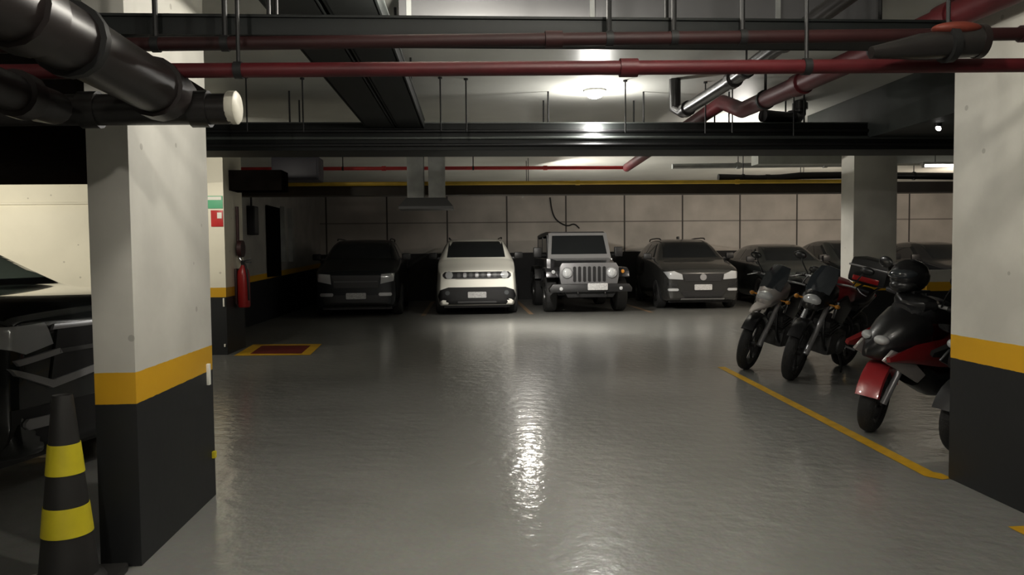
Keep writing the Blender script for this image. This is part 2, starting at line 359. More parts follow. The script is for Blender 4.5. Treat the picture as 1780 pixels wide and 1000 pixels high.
def tray(name, label, p0, p1, w, h, rods=(), lip=True, cables=4, top=CZ, thick=.014):
    """ladder tray: two side rails, base, cables lying in it"""
    p0, p1 = Vector(p0), Vector(p1); d = (p1-p0); L = d.length; d.normalize()
    root = thing(name, label, 'cable tray', p0, math.atan2(d.y, d.x))
    B().bb((0, -w/2, 0), (L, w/2, thick)).build('base', M['tray'], root)
    for s in (-1, 1):
        y = s*(w/2)
        B().bb((0, y-.012, 0), (L, y+.012, h), .003).build('side_rail', M['tray'], root)
        B().bb((0, y-.02, h), (L, y+.02, h+.012), .003).build('rail_lip', M['tray_lip'] if lip else M['tray'], root)
    for k in range(cables):
        yy = -w/2+.06+(w-.12)*(k+.5)/cables
        B().tube([(0.01, yy, thick+.03), (L-.01, yy, thick+.03)], .026, 10).build('cable', M['tray_cable'], root)
    for x in rods:
        for s in (-1, 1):
            B().tube([(x, s*(w/2-.02), h*.5), (x, s*(w/2-.02), top-p0.z)], .009, 8).build('hanger', M['rod'], root)
    return root
t = tray('cable_tray', 'wide black cable tray crossing above the middle aisle', (-5.2, 8.05, 2.40), (8.3, 8.05, 2.44), .5, .27,
         rods=[x+5.2 for x in (-1.75, -.95, .86, 1.85, 2.75, 3.55)], cables=5)
for k, z in enumerate((.05, .12, .19)):
    B().tube([(0.02, -.275, z), (13.4, -.275, z+.005)], .018, 10).build('cable', M['tray_cable'] if k != 1 else M['tray_lip'], t)
tray('cable_tray', 'black cable tray crossing at the top of the view', (-6.0, 3.30, 2.252), (2.1, 3.30, 2.335), .17, .07, rods=(1.5, 4.2, 5.2, 6.9), cables=3, lip=False)
tray('cable_tray', 'dark lengthwise tray on the near side of the narrow gap', (-.88, 2.2, 2.62), (-.84, 7.8, 2.62), .27, .08, rods=(1.6, 3.0, 4.3), cables=2)
tray('cable_tray', 'dark lengthwise tray right of the narrow gap', (-.575, 2.2, 2.62), (-.54, 7.8, 2.62), .25, .08, rods=(1.6, 3.0, 4.3), cables=2)
# grey duct at top
o = thing('air_duct', 'pale galvanised duct above the front tray', 'duct', (-.4, 4.95, 2.82))
B().bb((0, -.12, 0), (3.1, .12, .16), .01).build('duct_body', M['grille_silver'], o)
for x in (.05, 1.2, 2.4): B().bb((x, -.13, -.01), (x+.03, .13, .17)).build('joint_flange', M['galv'], o)
for x in (.6, 1.9): B().tube([(x, 0, .15), (x, 0, .2)], .012, 8).build('hanger', M['rod'], o)
o = B().tube([(2.45, 21.97, 2.95), (2.5, 21.97, 2.55), (2.62, 21.97, 2.28), (2.95, 21.97, 2.10), (3.15, 21.97, 2.2), (3.3, 21.97, 2.05)], .02, 8, 2).build('wall_cable', M['rod'])
tag(o, 'loose dark cable drooping on the back wall above the grey four-wheel-drive', 'cable')
# loose thin hanger rods above the rear tray
for i, (x, y) in enumerate(((-2.0, 7.2), (-1.5, 7.25), (-.22, 7.2), (.02, 7.25), (1.55, 7.3), (2.35, 7.35), (2.6, 7.3), (3.3, 7.5))):
    o = thing('ceiling_rod', 'thin dark threaded rod hanging from the ceiling before the rear tray', 'rod', (x, y, CZ), group='threaded rods before the rear tray')
    B().tube([(0, 0, 0), (0, 0, -.5)], .007, 8).build('shaft', M['rod'], o)
    B().tube([(0, 0, 0), (0, 0, -.015)], .02, 8).build('anchor', M['rod'], o)
# hanging metal duct with hood at the rear
o = thing('exhaust_duct', 'grey twin exhaust duct with flared hood hanging at the rear', 'duct', (-.61, 12.12, 2.05))
for s in (-1, 1):
    B().bb((s*.165-.13, -.12, .18), (s*.165+.13, .12, .95), .008).build('duct_leg', M['galv'], o)
b = B(); b.loft([[Vector((sx*w, sy*d, z)) for sx, sy in ((-1, -1), (1, -1), (1, 1), (-1, 1))] for w, d, z in ((.42, .26, 0), (.42, .26, .04), (.31, .14, .18))])
b.build('hood', M['grey_plastic'], o)
o = thing('junction_box', 'dark grey equipment box hanging near the yellow elbow', 'box', (-2.6, 12.1, 2.50))
B().bb((-.36, -.2, 0), (.36, .2, .36), .02).build('housing', M['violet_box'], o)
B().bb((-.33, -.215, .03), (.33, -.2, .33), .006).build('cover', M['violet_box'], o)
for s in (-1, 1): B().tube([(s*.25, 0, .35), (s*.25, 0, .5)], .01, 8).build('hanger', M['rod'], o)

# ------------------------------------------------------------------ lamps
def tube_lamp(label, loc, length, rz, m='tube_lit', drop=.0):
    o = thing('tube_lamp', label, 'lamp', loc, rz)
    B().bb((-length/2, -.05, -.035), (length/2, .05, 0), .006).build('housing', M['white_plastic'], o)
    b = B()
    b.tube([(-length/2+.04, 0, -.06), (length/2-.04, 0, -.06)], .016, 12); b.build('tube', M[m], o)
    for s in (-1, 1): B().bb((s*(length/2-.03)-.012, -.02, -.085), (s*(length/2-.03)+.012, .02, -.03)).build('socket', M['white_plastic'], o)
    if drop:
        for s in (-1, 1): B().tube([(s*length*.35, 0, 0), (s*length*.35, 0, drop)], .006, 8).build('hanger', M['rod'], o)
    return o
t = tube_lamp('lit tube lamp hung behind the dark brown beam', (1.10, 13.45, 2.56), .56, PI/2, 'tube_lit', .44)
B().bb((-.32, .07, -.22), (.24, .08, .0), .002).build('reflector', M['white_plastic'], t)  # opaque plate added to keep lamp light off the left wall and SUV
tube_lamp('short lit tube lamp beside the right pillar', (7.85, 11.5, 2.70), 1.5, 0, 'tube_small', .3)
tube_lamp('small ceiling lamp over the rear right cars', (6.1, 13.5, 2.56), .3, .9, 'tube_bright', .44)
o = thing('dome_lamp', 'round glowing ceiling lamp between the red pipe and tray', 'lamp', (1.33, 7.75, CZ))
B().lathe([(0, 0), (.11, 0), (.115, -.02), (.1, -.028), (0, -.03)]).build('base', M['white_plastic'], o)
B().lathe([(.095, -.02), (.09, -.045), (.065, -.07), (.03, -.083), (0, -.086)]).build('diffuser', M['glass_lamp'], o)
o = thing('spot_lamp', 'tiny bright fitting on the deep dark beam', 'lamp', (4.42, 6.9, 2.52))
B().lathe([(0, 0), (.03, 0), (.03, -.03), (0, -.03)]).build('base', M['black_plastic'], o)
B().ell((0, 0, -.045), (.035, .022, .02), (0, .5, .6)).build('lens', M['tube_soft'], o)

def area(name, loc, size, power, col=(1, .95, .86), rot=(0, 0, 0), sy=None, spread=180):
    l = bpy.data.lights.new(name, 'AREA'); l.energy = power; l.color = col; l.size = size
    if sy: l.shape = 'RECTANGLE'; l.size_y = sy
    l.spread = R(spread)
    o = bpy.data.objects.new(name, l); COL.objects.link(o); o.location = loc; o.rotation_euler = rot; return o
def point(name, loc, r, power, col=(1, .95, .86)):
    l = bpy.data.lights.new(name, 'POINT'); l.energy = power; l.color = col; l.shadow_soft_size = r
    o = bpy.data.objects.new(name, l); COL.objects.link(o); o.location = loc; return o
def aim(o, d): o.rotation_euler = Vector(d).to_track_quat('-Z', 'Y').to_euler(); return o
point('key_lamp', (.75, 1.7, 2.80), .05, 62)
point('aisle_fill', (-.1, 3.85, 2.58), .06, 66)  # added fill light without a fixture, brightens the ceiling
point('entry_lamp', (-.6, -2.2, 2.75), .08, 150)
point('dome_lamp_light', (1.33, 7.7, 2.62), .06, 36, (1, .97, .92))
aim(area('right_aisle_light', (3.45, 9.3, 2.58), .25, 13, (1, .95, .88)), (.05, .1, 1))
area('rear_lamp_light', (1.10, 13.45, 2.47), .06, 20, (1, .95, .87), (0, 0, 0), .25)
aim(area('rear_lamp_fill', (1.13, 13.45, 2.46), .08, 165, (1, .95, .87), sy=.2), (.62, .34, -.70))
point('left_bay_light', (-6.6, 8.3, 2.15), .10, 165, (1, .93, .78))
aim(area('right_rear_light', (6.1, 13.4, 2.42), .10, 95, (1, .88, .74)), (.62, .75, -.35))
aim(area('right_bay_light', (10.5, 14.5, 2.7), .12, 110, (1, .86, .72)), (.1, .9, -.3))
aim(area('end_wall_light', (-3.3, 8.9, 2.5), .10, 14, (1, .94, .82)), (-.15, 1, -.5))
w = bpy.data.worlds.new('dark'); SC.world = w; w.use_nodes = True
w.node_tree.nodes['Background'].inputs[0].default_value = (.5, .5, .48, 1); w.node_tree.nodes['Background'].inputs[1].default_value = .01

# ------------------------------------------------------------------ wheels
def wheel_meshes(r, w, rim_m, spokes=5, tag_='car'):
    b = B(); hw = w/2
    b.lathe([(r*.66, -hw*.9), (r*.9, -hw), (r*.985, -hw*.8), (r, -hw*.4), (r, hw*.4), (r*.985, hw*.8), (r*.9, hw), (r*.66, hw*.9), (r*.64, 0)], None, 36, True)
    me_t = bpy.data.meshes.new('tyre'); b.bm.to_mesh(me_t)
    b = B()
    b.lathe([(r*.67, -hw*.85), (r*.67, hw*.85), (r*.60, hw*.8), (r*.58, hw*.35), (r*.58, -hw*.8)], None, 36, True)
    for k in range(spokes):
        a = 2*PI*k/spokes
        b.box((math.cos(a)*r*.33, math.sin(a)*r*.33, hw*.62), (r*.60, r*.13, hw*.25), .006, (0, 0, a))
    b.lathe([(0, hw*.3), (r*.17, hw*.3), (r*.17, hw*.72), (r*.12, hw*.8), (0, hw*.8)], None, 20)
    me_r = bpy.data.meshes.new('rim'); b.bm.to_mesh(me_r)
    return me_t, me_r, rim_m
def put_wheel(parent, wm, loc, side):
    """wheel axis along local x, outer face towards side (+1/-1)"""
    me_t, me_r, rm = wm
    o = link('wheel', me_t, M['rubber'], parent); o.location = loc; o.rotation_euler = (0, side*PI/2, 0)
    link('rim', me_r, rm, o)
    return o

# ------------------------------------------------------------------ cars: local front at y=0 facing -y
def body_mesh(p):
    W, H, L, gc = p['W']/2, p['H'], p['L'], p['gc']
    hf, hc, yc, yr, yb, tum, hr, nz = p['hf'], p['hc'], p['yc'], p['yr'], p['yb'], p['tum'], p['hr'], p['nose']
    zs = p.get('zs', .62)
    #  y, zb, wb, w, zs, wbelt, zbelt, wt, ztop
    S = [(0.0, gc+.10, nz*.86*W, nz*.92*W, zs*.9, nz*.90*W, hf-.20, nz*.80*W, hf-.14),
         (.06, gc+.04, nz*.94*W, nz*W, zs, nz*.97*W, hf-.11, nz*.88*W, hf-.05),
         (.25, gc, .90*W, .965*W, zs, .93*W, hf-.05, .84*W, hf+.005),
         (.6, gc, .92*W, .995*W, zs, .955*W, hf*.6+hc*.4-.06, .84*W, hf*.55+hc*.45),
         (yc-.12, gc, .92*W, 1.0*W, zs, .96*W, hc-.08, .83*W, hc-.02),
         (yc, gc, .92*W, 1.0*W, zs, .965*W, hc-.06, .80*W, hc+.02),
         (yc+(yr-yc)*.5, gc, .92*W, 1.0*W, zs, .97*W, hc-.03, (.80*.5+tum*.5)*W, (hc+H)/2+.0),
         (yr, gc, .92*W, 1.0*W, zs, .97*W, hc-.01, tum*W, H-.04),
         ((yr+yb)/2, gc, .92*W, 1.0*W, zs, .97*W, hc+.01, tum*W, H),
         (yb, gc, .92*W, .99*W, zs, .96*W, hc+.03, tum*.97*W, H-.05),
         ((yb+L)/2+.02, gc, .90*W, .985*W, zs, .95*W, hc+.02, .80*W, (H-.05)*.45+hr*.55),
         (L-.10, gc+.02, .88*W, .96*W, zs, .92*W, hc-.05 if hr > hc else hr-.05, .78*W, hr),
         (L, gc+.10, .80*W, .88*W, zs*.95, .84*W, hc-.12 if hr > hc else hr-.12, .70*W, hr-.08)]
    bm = bmesh.new(); rings = []
    for (y, zb, wb, w, z1, wbl, zbl, wt, zt) in S:
        half = [(wb*.5, zb), (wb, zb), (w, zb+.14), (w, z1), (wbl, zbl), (wt, zt-.015), (wt*.5, zt+.012)]
        pts = [(x, z) for x, z in half]+[(-x, z) for x, z in half[::-1]]
        rings.append([bm.verts.new((x, y, z)) for x, z in pts])
    n = len(rings[0])
    for a, b in zip(rings[:-1], rings[1:]):
        for k in range(n): bm.faces.new((a[k], a[(k+1) % n], b[(k+1) % n], b[k]))
    for r_ in (rings[0], rings[-1]):
        for k in range(n//2-1):                          # quads across left-right pairs
            try: bm.faces.new((r_[k], r_[k+1], r_[n-2-k], r_[n-1-k]))
            except Exception: pass
    bmesh.ops.recalc_face_normals(bm, faces=bm.faces)
    cr = bm.edges.layers.float.get('crease_edge') or bm.edges.layers.float.new('crease_edge')
    for i, r_ in enumerate(rings):
        for k in (4, n-1-4, 5, n-1-5):
            pass
    for i in range(len(rings)-1):
        for k in (1, n-2): 
            e = bm.edges.get((rings[i][k], rings[i+1][k])); e[cr] = .5
        for k in (4, n-5):
            e = bm.edges.get((rings[i][k], rings[i+1][k])); e[cr] = .45
        for k in (5, n-6):
            e = bm.edges.get((rings[i][k], rings[i+1][k])); e[cr] = .35
    for k in range(n):                                    # windscreen foot and head
        for i, c in ((5, .35), (1, .4)):
            e = bm.edges.get((rings[i][k], rings[i][(k+1) % n]))
            if e and (k in (4, 5, 6, 7, 8) or i == 1): e[cr] = c
    me = bpy.data.meshes.new('cage'); bm.to_mesh(me); bm.free()
    o = bpy.data.objects.new('cage', me); COL.objects.link(o)
    md = o.modifiers.new('s', 'SUBSURF'); md.levels = 3; md.render_levels = 3
    dg = bpy.context.evaluated_depsgraph_get(); dg.update()
    me2 = bpy.data.meshes.new_from_object(o.evaluated_get(dg))
    bpy.data.objects.remove(o); bpy.data.meshes.remove(me)
    return me2

def patch(bvh, poly, ax, sgn, off, cuts=3, thick=.012):
    """polygon in front view (x,z) or side view (y,z) laid onto the body along the axis"""
    bm = bmesh.new()
    f = bm.faces.new([bm.verts.new((u, v, 0)) for u, v in poly])
    bmesh.ops.triangulate(bm, faces=[f])
    for _ in range(cuts): bmesh.ops.subdivide_edges(bm, edges=bm.edges[:], cuts=1, use_grid_fill=True)
    last = None; miss = []
    for v in bm.verts:
        u, w = v.co.x, v.co.y
        if ax == 'y':
            o = Vector((u, -3 if sgn < 0 else 9, w)); d = Vector((0, 1 if sgn < 0 else -1, 0))
        elif ax == 'x':
            o = Vector((3*sgn, u, w)); d = Vector((-sgn, 0, 0))
        h = bvh.ray_cast(o, d)
        if h[0] is None: miss.append(v); v.co = (1e6, 0, 0); continue
        v.co = h[0]-d*off
    if miss: bmesh.ops.delete(bm, geom=miss, context='VERTS')
    d = Vector((0, 1, 0)) if ax == 'y' and sgn < 0 else Vector((0, -1, 0)) if ax == 'y' else Vector((-sgn, 0, 0))
    r = bmesh.ops.extrude_face_region(bm, geom=bm.faces[:])
    for v in [g for g in r['geom'] if isinstance(g, bmesh.types.BMVert)]: v.co += d*(thick+off)
    bmesh.ops.recalc_face_normals(bm, faces=bm.faces)
    b = B(); b.bm.free(); b.bm = bm
    return b
def rect(x0, x1, z0, z1, c=.0):
    if c <= 0: return [(x0, z0), (x1, z0), (x1, z1), (x0, z1)]
    return [(x0+c, z0), (x1-c, z0), (x1, z0+c), (x1, z1-c), (x1-c, z1), (x0+c, z1), (x0, z1-c), (x0, z0+c)]
def disc(x, z, r, n=18, rz=None):
    return [(x+r*math.cos(2*PI*k/n), z+(rz or r)*math.sin(2*PI*k/n)) for k in range(n)]
def flip(poly): return [(-x, z) for x, z in poly][::-1]

BASE = dict(W=1.8, H=1.69, L=4.23, gc=.2, hf=1.0, hc=1.18, yc=1.05, yr=1.75, yb=3.75, tum=.70, hr=1.15, nose=.86)
def car(label, loc, rz, p, paint, front, wheel=None, windscreen=None, glass='glass', mirror='black_plastic', roof_rails=False, antenna=False, grp=None, cat='car', wr=.34, mir=.30):
    p = dict(BASE, **p); W, H, L = p['W']/2, p['H'], p['L']
    root = thing('car', label, cat, loc, rz, grp)
    me = body_mesh(p); body = link('body', me, M[paint], root, 60)
    bvh = BVHTree.FromPolygons([v.co[:] for v in me.vertices], [q.vertices[:] for q in me.polygons])
    hc, tum = p['hc'], p['tum']
    ws = windscreen or [(-.74*W, hc+.045), (.74*W, hc+.045), (tum*W*.93, H-.085), (-tum*W*.93, H-.085)]
    patch(bvh, ws, 'y', -1, .006, 4).build('windshield', M[glass], root, None, 70)
    yc, yr, yb = p['yc'], p['yr'], p['yb']
    zt = H-.13; zb = hc+.06
    sw1 = [(yc+.42, zb), (yr+.75, zb), (yr+.75, zt), (yr+.12, zt)]
    sw2 = [(yr+.83, zb), (yb-.15, zb), (yb-.25, zt), (yr+.83, zt)]
    for s in (-1, 1):
        for sw in (sw1, sw2): patch(bvh, sw, 'x', s, .006, 3).build('side_window', M[glass], root, None, 70)
    patch(bvh, [(-.6*W, hc+.1), (.6*W, hc+.1), (.55*W, H-.16), (-.55*W, H-.16)], 'y', 1, .006, 3).build('rear_window', M[glass], root, None, 70)
    for (nm, poly, m, off, sym, *rest) in front:
        for q in ([poly, flip(poly)] if sym else [poly]):
            o = patch(bvh, q, 'y', -1, off, 3).build(nm, M[m], root, None, 60)
    # wheel arches and wheels
    wm = wheel or WHEEL_DARK
    for y in (.86, L-.80):
        for s in (-1, 1):
            arch = [(y+(wr+.07)*math.cos(a), .30+(wr+.07)*math.sin(a)) for a in [PI*k/12 for k in range(13)]]
            arch = [(y+wr+.07, p['gc']+.03)]+arch+[(y-wr-.07, p['gc']+.03)]
            patch(bvh, arch, 'x', s, .004, 2).build('wheel_arch', M['black_plastic'], root, None, 60)
            put_wheel(root, wm, (s*(W-.095), y, wr), s)
    # underbody shade between the wheels
    B().bb((-W*.8, .25, .16), (W*.8, L-.25, p['gc']+.12)).build('underbody', M['black_plastic'], root)
    for s in (-1, 1):
        b = B(); b.box((s*(W+.09), yc+mir, hc+.08), (.20, .10, .15), .035, (0, 0, s*.15)); b.box((s*(W-.02), yc+mir+.02, hc+.02), (.12, .05, .05), .01)
        mo = b.build('side_mirror', M[mirror], root)
    if roof_rails:
        for s in (-1, 1):
            B().tube([(s*tum*W*.92, yr+.15, H-.03), (s*tum*W*.94, yr+.3, H+.012), (s*tum*W*.94, yb-.25, H+.008), (s*tum*W*.9, yb-.05, H-.05)], .016, 8, 1).build('roof_rail', M['black_plastic'], root)
    if antenna:
        B().box((.15, yb-.4, H+.03), (.05, .18, .09), .015).build('antenna_fin', M['black_plastic'], root)
    return root
WHEEL_DARK = wheel_meshes(.34, .225, M['dark_rim'])
WHEEL_ALLOY = wheel_meshes(.34, .225, M['rim'])
def plate(x, z, w=.40, h=.13): return rect(x-w/2, x+w/2, z-h/2, z+h/2, .012)

# white compact SUV
fr = [('lower_bumper', [(-.84, .24), (.84, .24), (.86, .42), (.80, .56), (.62, .62), (-.62, .62), (-.80, .56), (-.86, .42)], 'black_plastic', .012, False),
      ('grille', rect(-.74, .74, .81, .955, .05), 'black_plastic', .012, False),
      ('grille_trim', rect(-.46, .46, .805, .822), 'grey_plastic', .018, False),
      ('headlight', disc(.60, .885, .082), 'lens', .022, True),
      ('license_plate', plate(0, .455), 'plate', .03, False),
      ('fog_lamp', disc(.64, .50, .05), 'lens_dark', .02, True),
      ('skid_strip', rect(-.42, .42, .27, .315, .01), 'grey_plastic', .022, False)]
fr += [('grille_slot', rect(x-.035, x+.035, .835, .935, .012), 'satin' if k % 2 else 'grey_plastic', .017, False) for k, x in enumerate([-.39+.13*i for i in range(7)])]
car('white compact off-road car with dark windshield, parked nose out', (.23, 16.45, 0), .0, dict(W=1.80, H=1.72, hf=1.02, hc=1.22, tum=.74, nose=.90, yc=.95, yr=1.5, yb=3.85), 'paint_white', fr,
    roof_rails=True, antenna=False)
# black SUV, left back
fr = [('lower_bumper', [(-.80, .24), (.80, .24), (.84, .48), (-.84, .48)], 'black_plastic', .01, False),
      ('grille', [(-.46, .64), (.46, .64), (.50, .90), (-.50, .90)], 'black_plastic', .012, False),
      ('grille_bar', rect(-.46, .46, .76, .785), 'grey_plastic', .02, False),
      ('headlight', [(.52, .72), (.80, .78), (.82, .95), (.54, .93)], 'lens', .014, True),
      ('license_plate', plate(0, .465, .42), 'plate', .03, False),
      ('fog_lamp', rect(.48, .76, .46, .53, .02), 'satin', .015, True)]
car('black SUV, leftmost of the rear row, in deep shadow', (-2.36, 16.4, 0), .03, dict(W=1.86, H=1.72, hf=1.04, hc=1.22, L=4.5, nose=.90, tum=.72), 'paint_blue', fr, roof_rails=True)
# graphite compact SUV
fr = [('grille', [(-.40, .66), (.40, .66), (.46, .82), (-.46, .82)], 'black_plastic', .012, False),
      ('headlight', [(.46, .70), (.78, .72), (.86, .88), (.66, .90), (.48, .82)], 'lens', .014, True),
      ('emblem', disc(0, .755, .075), 'satin', .026, False),
      ('license_plate', plate(0, .525, .40), 'plate', .03, False),
      ('lower_grille', [(-.42, .28), (.42, .28), (.52, .44), (-.52, .44)], 'black_plastic', .012, False),
      ('chrome_lip', rect(-.50, .50, .225, .27, .01), 'satin', .02, False),
      ('fog_lamp', rect(.56, .80, .44, .50, .02), 'lens', .014, True),
      ('air_intake', [(.58, .54), (.80, .58), (.80, .64), (.60, .60)], 'black_plastic', .012, True)]
car('graphite crossover with round emblem, between grey four-wheel-drive and small hatchback', (5.42, 17.1, 0), -.06, dict(W=1.85, H=1.68, hf=.98, hc=1.16, L=4.4, tum=.66, nose=.86, yc=1.15, yr=1.95), 'paint_grey', fr, roof_rails=True, antenna=True)
# small dark hatchback
fr = [('grille', rect(-.42, .42, .58, .70, .03), 'black_plastic', .012, False),
      ('headlight', [(.46, .66), (.78, .70), (.80, .84), (.56, .78)], 'lens', .014, True),
      ('license_plate', plate(0, .46), 'plate', .03, False),
      ('lower_grille', rect(-.5, .5, .24, .38, .03), 'black_plastic', .012, False)]
car('small dark hatchback with wide windshield behind the leftmost motorcycle', (7.98, 17.3, 0), -.05, dict(W=1.72, H=1.53, hf=.88, hc=1.06, L=3.9, tum=.66, yc=.95, yr=1.75, yb=3.3, nose=.84), 'paint_dark', fr)
car('dark car half hidden behind the square pillar', (10.1, 17.6, 0), .0, dict(W=1.78, H=1.62, hf=.92, hc=1.08, L=4.2, tum=.60, yr=2.1, yb=3.2), 'paint_dark', fr)
car('dark car seen between square pillar and right pillar', (12.55, 17.6, 0), .0, dict(W=1.78, H=1.56, hf=.92, hc=1.06, L=4.2, tum=.60, yr=2.0, yb=3.3), 'paint_black', fr)
# near black SUV (nose pointing right, behind the left pillar)
fr = [('grille', [(-.62, .66), (.62, .66), (.56, .94), (-.56, .94)], 'black_plastic', .012, False),
      ('grille_bar', rect(-.56, .56, .80, .825, .005), 'grey_plastic', .022, False),
      ('grille_trim', [(-.60, .94), (.60, .94), (.58, .97), (-.58, .97)], 'satin', .018, False),
      ('headlight', [(.60, .86), (.78, .82), (.87, .86), (.88, .975), (.64, .985)], 'lens', .016, True),
      ('headlight_trim', [(.54, .80), (.82, .76), (.84, .79), (.56, .83)], 'satin', .022, True),
      ('chrome_bar', [(.26, .66), (.62, .61), (.84, .71), (.86, .75), (.62, .655), (.26, .70)], 'satin', .026, True),
      ('lower_bumper', [(-.86, .24), (.86, .24), (.86, .52), (-.86, .52)], 'black_plastic', .012, False),
      ('license_plate', plate(0, .54, .42), 'plate', .03, False),
      ('fog_lamp', rect(.56, .80, .40, .46, .02), 'satin', .02, True)]
car('near glossy black SUV behind the left pillar, nose to the right', (-2.22, 5.06, 0), R(76), dict(W=1.9, H=1.72, hf=1.09, hc=1.16, L=4.6, tum=.66, nose=.92, yc=1.15, yr=2.15, yb=3.9), 'paint_near', fr, glass='glass_green', wheel=WHEEL_ALLOY, mir=.95)

# ------------------------------------------------------------------ boxy four wheel drive
def four_wheel_drive(label, loc, rz):
    root = thing('car', label, 'car', loc, rz)
    g = M['paint_gun']
    # tub and hood
    b = B(); b.loft([[Vector((sx*w, y, z)) for sx, z in ((-1, z0), (1, z0), (1, z1), (-1, z1))] for w, y, z0, z1 in ((.60, .32, .55, 1.10), (.64, .8, .55, 1.16), (.70, 1.55, .55, 1.22))])
    b.build('hood', g, root)
    B().bb((-.80, 1.5, .50), (.80, 4.0, 1.22), .03).build('body', g, root)
    B().bb((-.60, .5, .42), (.60, 3.9, .60)).build('chassis', M['black_plastic'], root)
    # grille with seven slots
    gb = B(); gb.prism([(-.62, .60), (.62, .60), (.66, .80), (.66, 1.02), (.60, 1.12), (-.60, 1.12), (-.66, 1.02), (-.66, .80)], 'y', .24, .34, .015)
    gr = gb.build('grille', M['grille_silver'], root)
    for k in range(7):
        x = -.33+.11*k
        B().prism(rect(x-.033, x+.033, .70, 1.04, .02), 'y', .228, .25).build('slot', M['black_plastic'], gr)
    for s in (-1, 1):
        h = B().lathe([(0, 0), (.10, 0), (.105, .03), (.09, .05), (.05, .065), (0, .07)], Matrix.Translation((s*.50, .25, .90)) @ Matrix.Rotation(PI/2, 4, 'X'), 24).build('headlight', M['lens'], root)
        B().lathe([(.098, -.0), (.125, 0), (.125, .03), (.11, .045), (.098, .03)], Matrix.Translation((s*.50, .25, .90)) @ Matrix.Rotation(PI/2, 4, 'X'), 24, True).build('bezel', M['satin'], h)
        B().lathe([(0, 0), (.045, 0), (.04, .02), (0, .03)], Matrix.Translation((s*.78, .40, .92)) @ Matrix.Rotation(PI/2, 4, 'X'), 16).build('turn_signal', M['amber'] if s > 0 else M['lens'], root)
        # flared fender
        f = B(); prof = [(.40, .80), (.44, .93), (.62, 1.00), (1.0, 1.02), (1.22, .98), (1.40, .72), (1.34, .70), (1.16, .92), (.98, .955), (.64, .94), (.50, .88), (.46, .78)]
        f.prism(prof, 'x', s*.60, s*.94, .012); f.build('front_fender', M['paint_gun'], root)
        f = B(); f.prism([(2.7, .70), (2.8, .95), (3.0, 1.02), (3.4, 1.02), (3.65, .92), (3.72, .7), (3.66, .7), (3.6, .86), (3.38, .95), (3.02, .95), (2.86, .88), (2.76, .7)], 'x', s*.78, s*.94, .01); f.build('rear_fender', M['black_plastic'], root)
        for y in (.92, 3.2): put_wheel(root, WHEEL_OFF, (s*.80, y, .40), s)
        b = B(); b.box((s*.98, 1.72, 1.36), (.20, .10, .24), .03); b.tube([(s*.78, 1.75, 1.28), (s*.95, 1.74, 1.30)], .03, 8); b.build('side_mirror', M['black_plastic'], root)
        B().lathe([(0, 0), (.055, 0), (.055, .02), (.03, .035), (0, .04)], Matrix.Translation((s*.66, .05, .56)) @ Matrix.Rotation(PI/2, 4, 'X'), 18).build('fog_lamp', M['lens'], root)
        B().prism([(1.95, 1.24), (3.9, 1.24), (3.85, 1.70), (2.15, 1.70)], 'x', s*.70, s*.72).build('side_window', M['glass'], root)
    # windscreen frame
    def wp(t, w): y = 1.55+.42*t; z = 1.20+.60*t; return y, z
    fr_ = B()
    def quad(a, b_, c, d, th=.05):
        fr_.loft([[Vector(v) for v in (a, b_, c, d)], [Vector(v)+Vector((0, th, 0)) for v in (a, b_, c, d)]])
    A, Bq, C, D = (-.76, 1.50, 1.20), (.76, 1.50, 1.20), (.70, 1.80, 1.82), (-.70, 1.80, 1.82)
    a, b_, c, d = (-.67, 1.555, 1.31), (.67, 1.555, 1.31), (.62, 1.77, 1.755), (-.62, 1.77, 1.755)
    quad(A, Bq, b_, a); quad(Bq, C, c, b_); quad(C, D, d, c); quad(D, A, a, d)
    fr_.build('windshield_frame', M['satin'], root)
    B().loft([[Vector(v)+Vector((0, .02, 0)) for v in (a, b_, c, d)], [Vector(v)+Vector((0, .035, 0)) for v in (a, b_, c, d)]]).build('windshield', M['glass'], root)
    B().loft([[Vector((x, y, z)) for x, z in ((-w, z0), (w, z0), (w, z1), (w*.9, z1+.05), (-w*.9, z1+.05), (-w, z1))] for y, w, z0, z1 in ((1.82, .70, 1.76, 1.80), (2.6, .73, 1.75, 1.82), (3.95, .72, 1.74, 1.80))]).build('hard_top', M['black_plastic'], root)
    B().bb((-.72, 3.88, 1.2), (.72, 3.98, 1.78), .02).build('rear_panel', M['black_plastic'], root)
    for x in (-.70, .70):
        for y in (1.98, 2.9, 3.85): B().box((x, y, 1.5), (.05, .09, .56), .01).build('roof_post', M['black_plastic'], root)
    # bumper
    bb = B(); bb.prism([(-.90, .48), (.90, .48), (.92, .56), (.84, .66), (-.84, .66), (-.92, .56)], 'y', .02, .22, .02); bb.build('front_bumper', M['black_plastic'], root)
    B().prism(plate(.14, .60, .44, .15), 'y', -.015, .03, .004).build('license_plate', M['plate'], root)
    B().prism([(-.5, .36), (.5, .36), (.58, .48), (-.58, .48)], 'y', .1, .3, .02).build('skid_plate', M['black_plastic'], root)
    for x in (-.3, .3): B().tube([(x, .03, .50), (x, -.02, .48), (x, -.02, .44), (x, .03, .42)], .014, 8, 1).build('tow_hook', M['black_plastic'], root)
    b = B(); b.tube([(-.2, .6, .46), (-.2, 1.3, .42)], .05, 10); b.tube([(-.8, .92, .40), (.8, .92, .40)], .05, 10); b.tube([(-.8, 3.2, .40), (.8, 3.2, .40)], .05, 10)
    b.build('axle', M['black_plastic'], root)
    return root
WHEEL_OFF = wheel_meshes(.40, .26, M['dark_rim'])
four_wheel_drive('grey boxy four-wheel-drive with seven-slot grille and silver windshield frame', (2.72, 16.4, 0), .02)

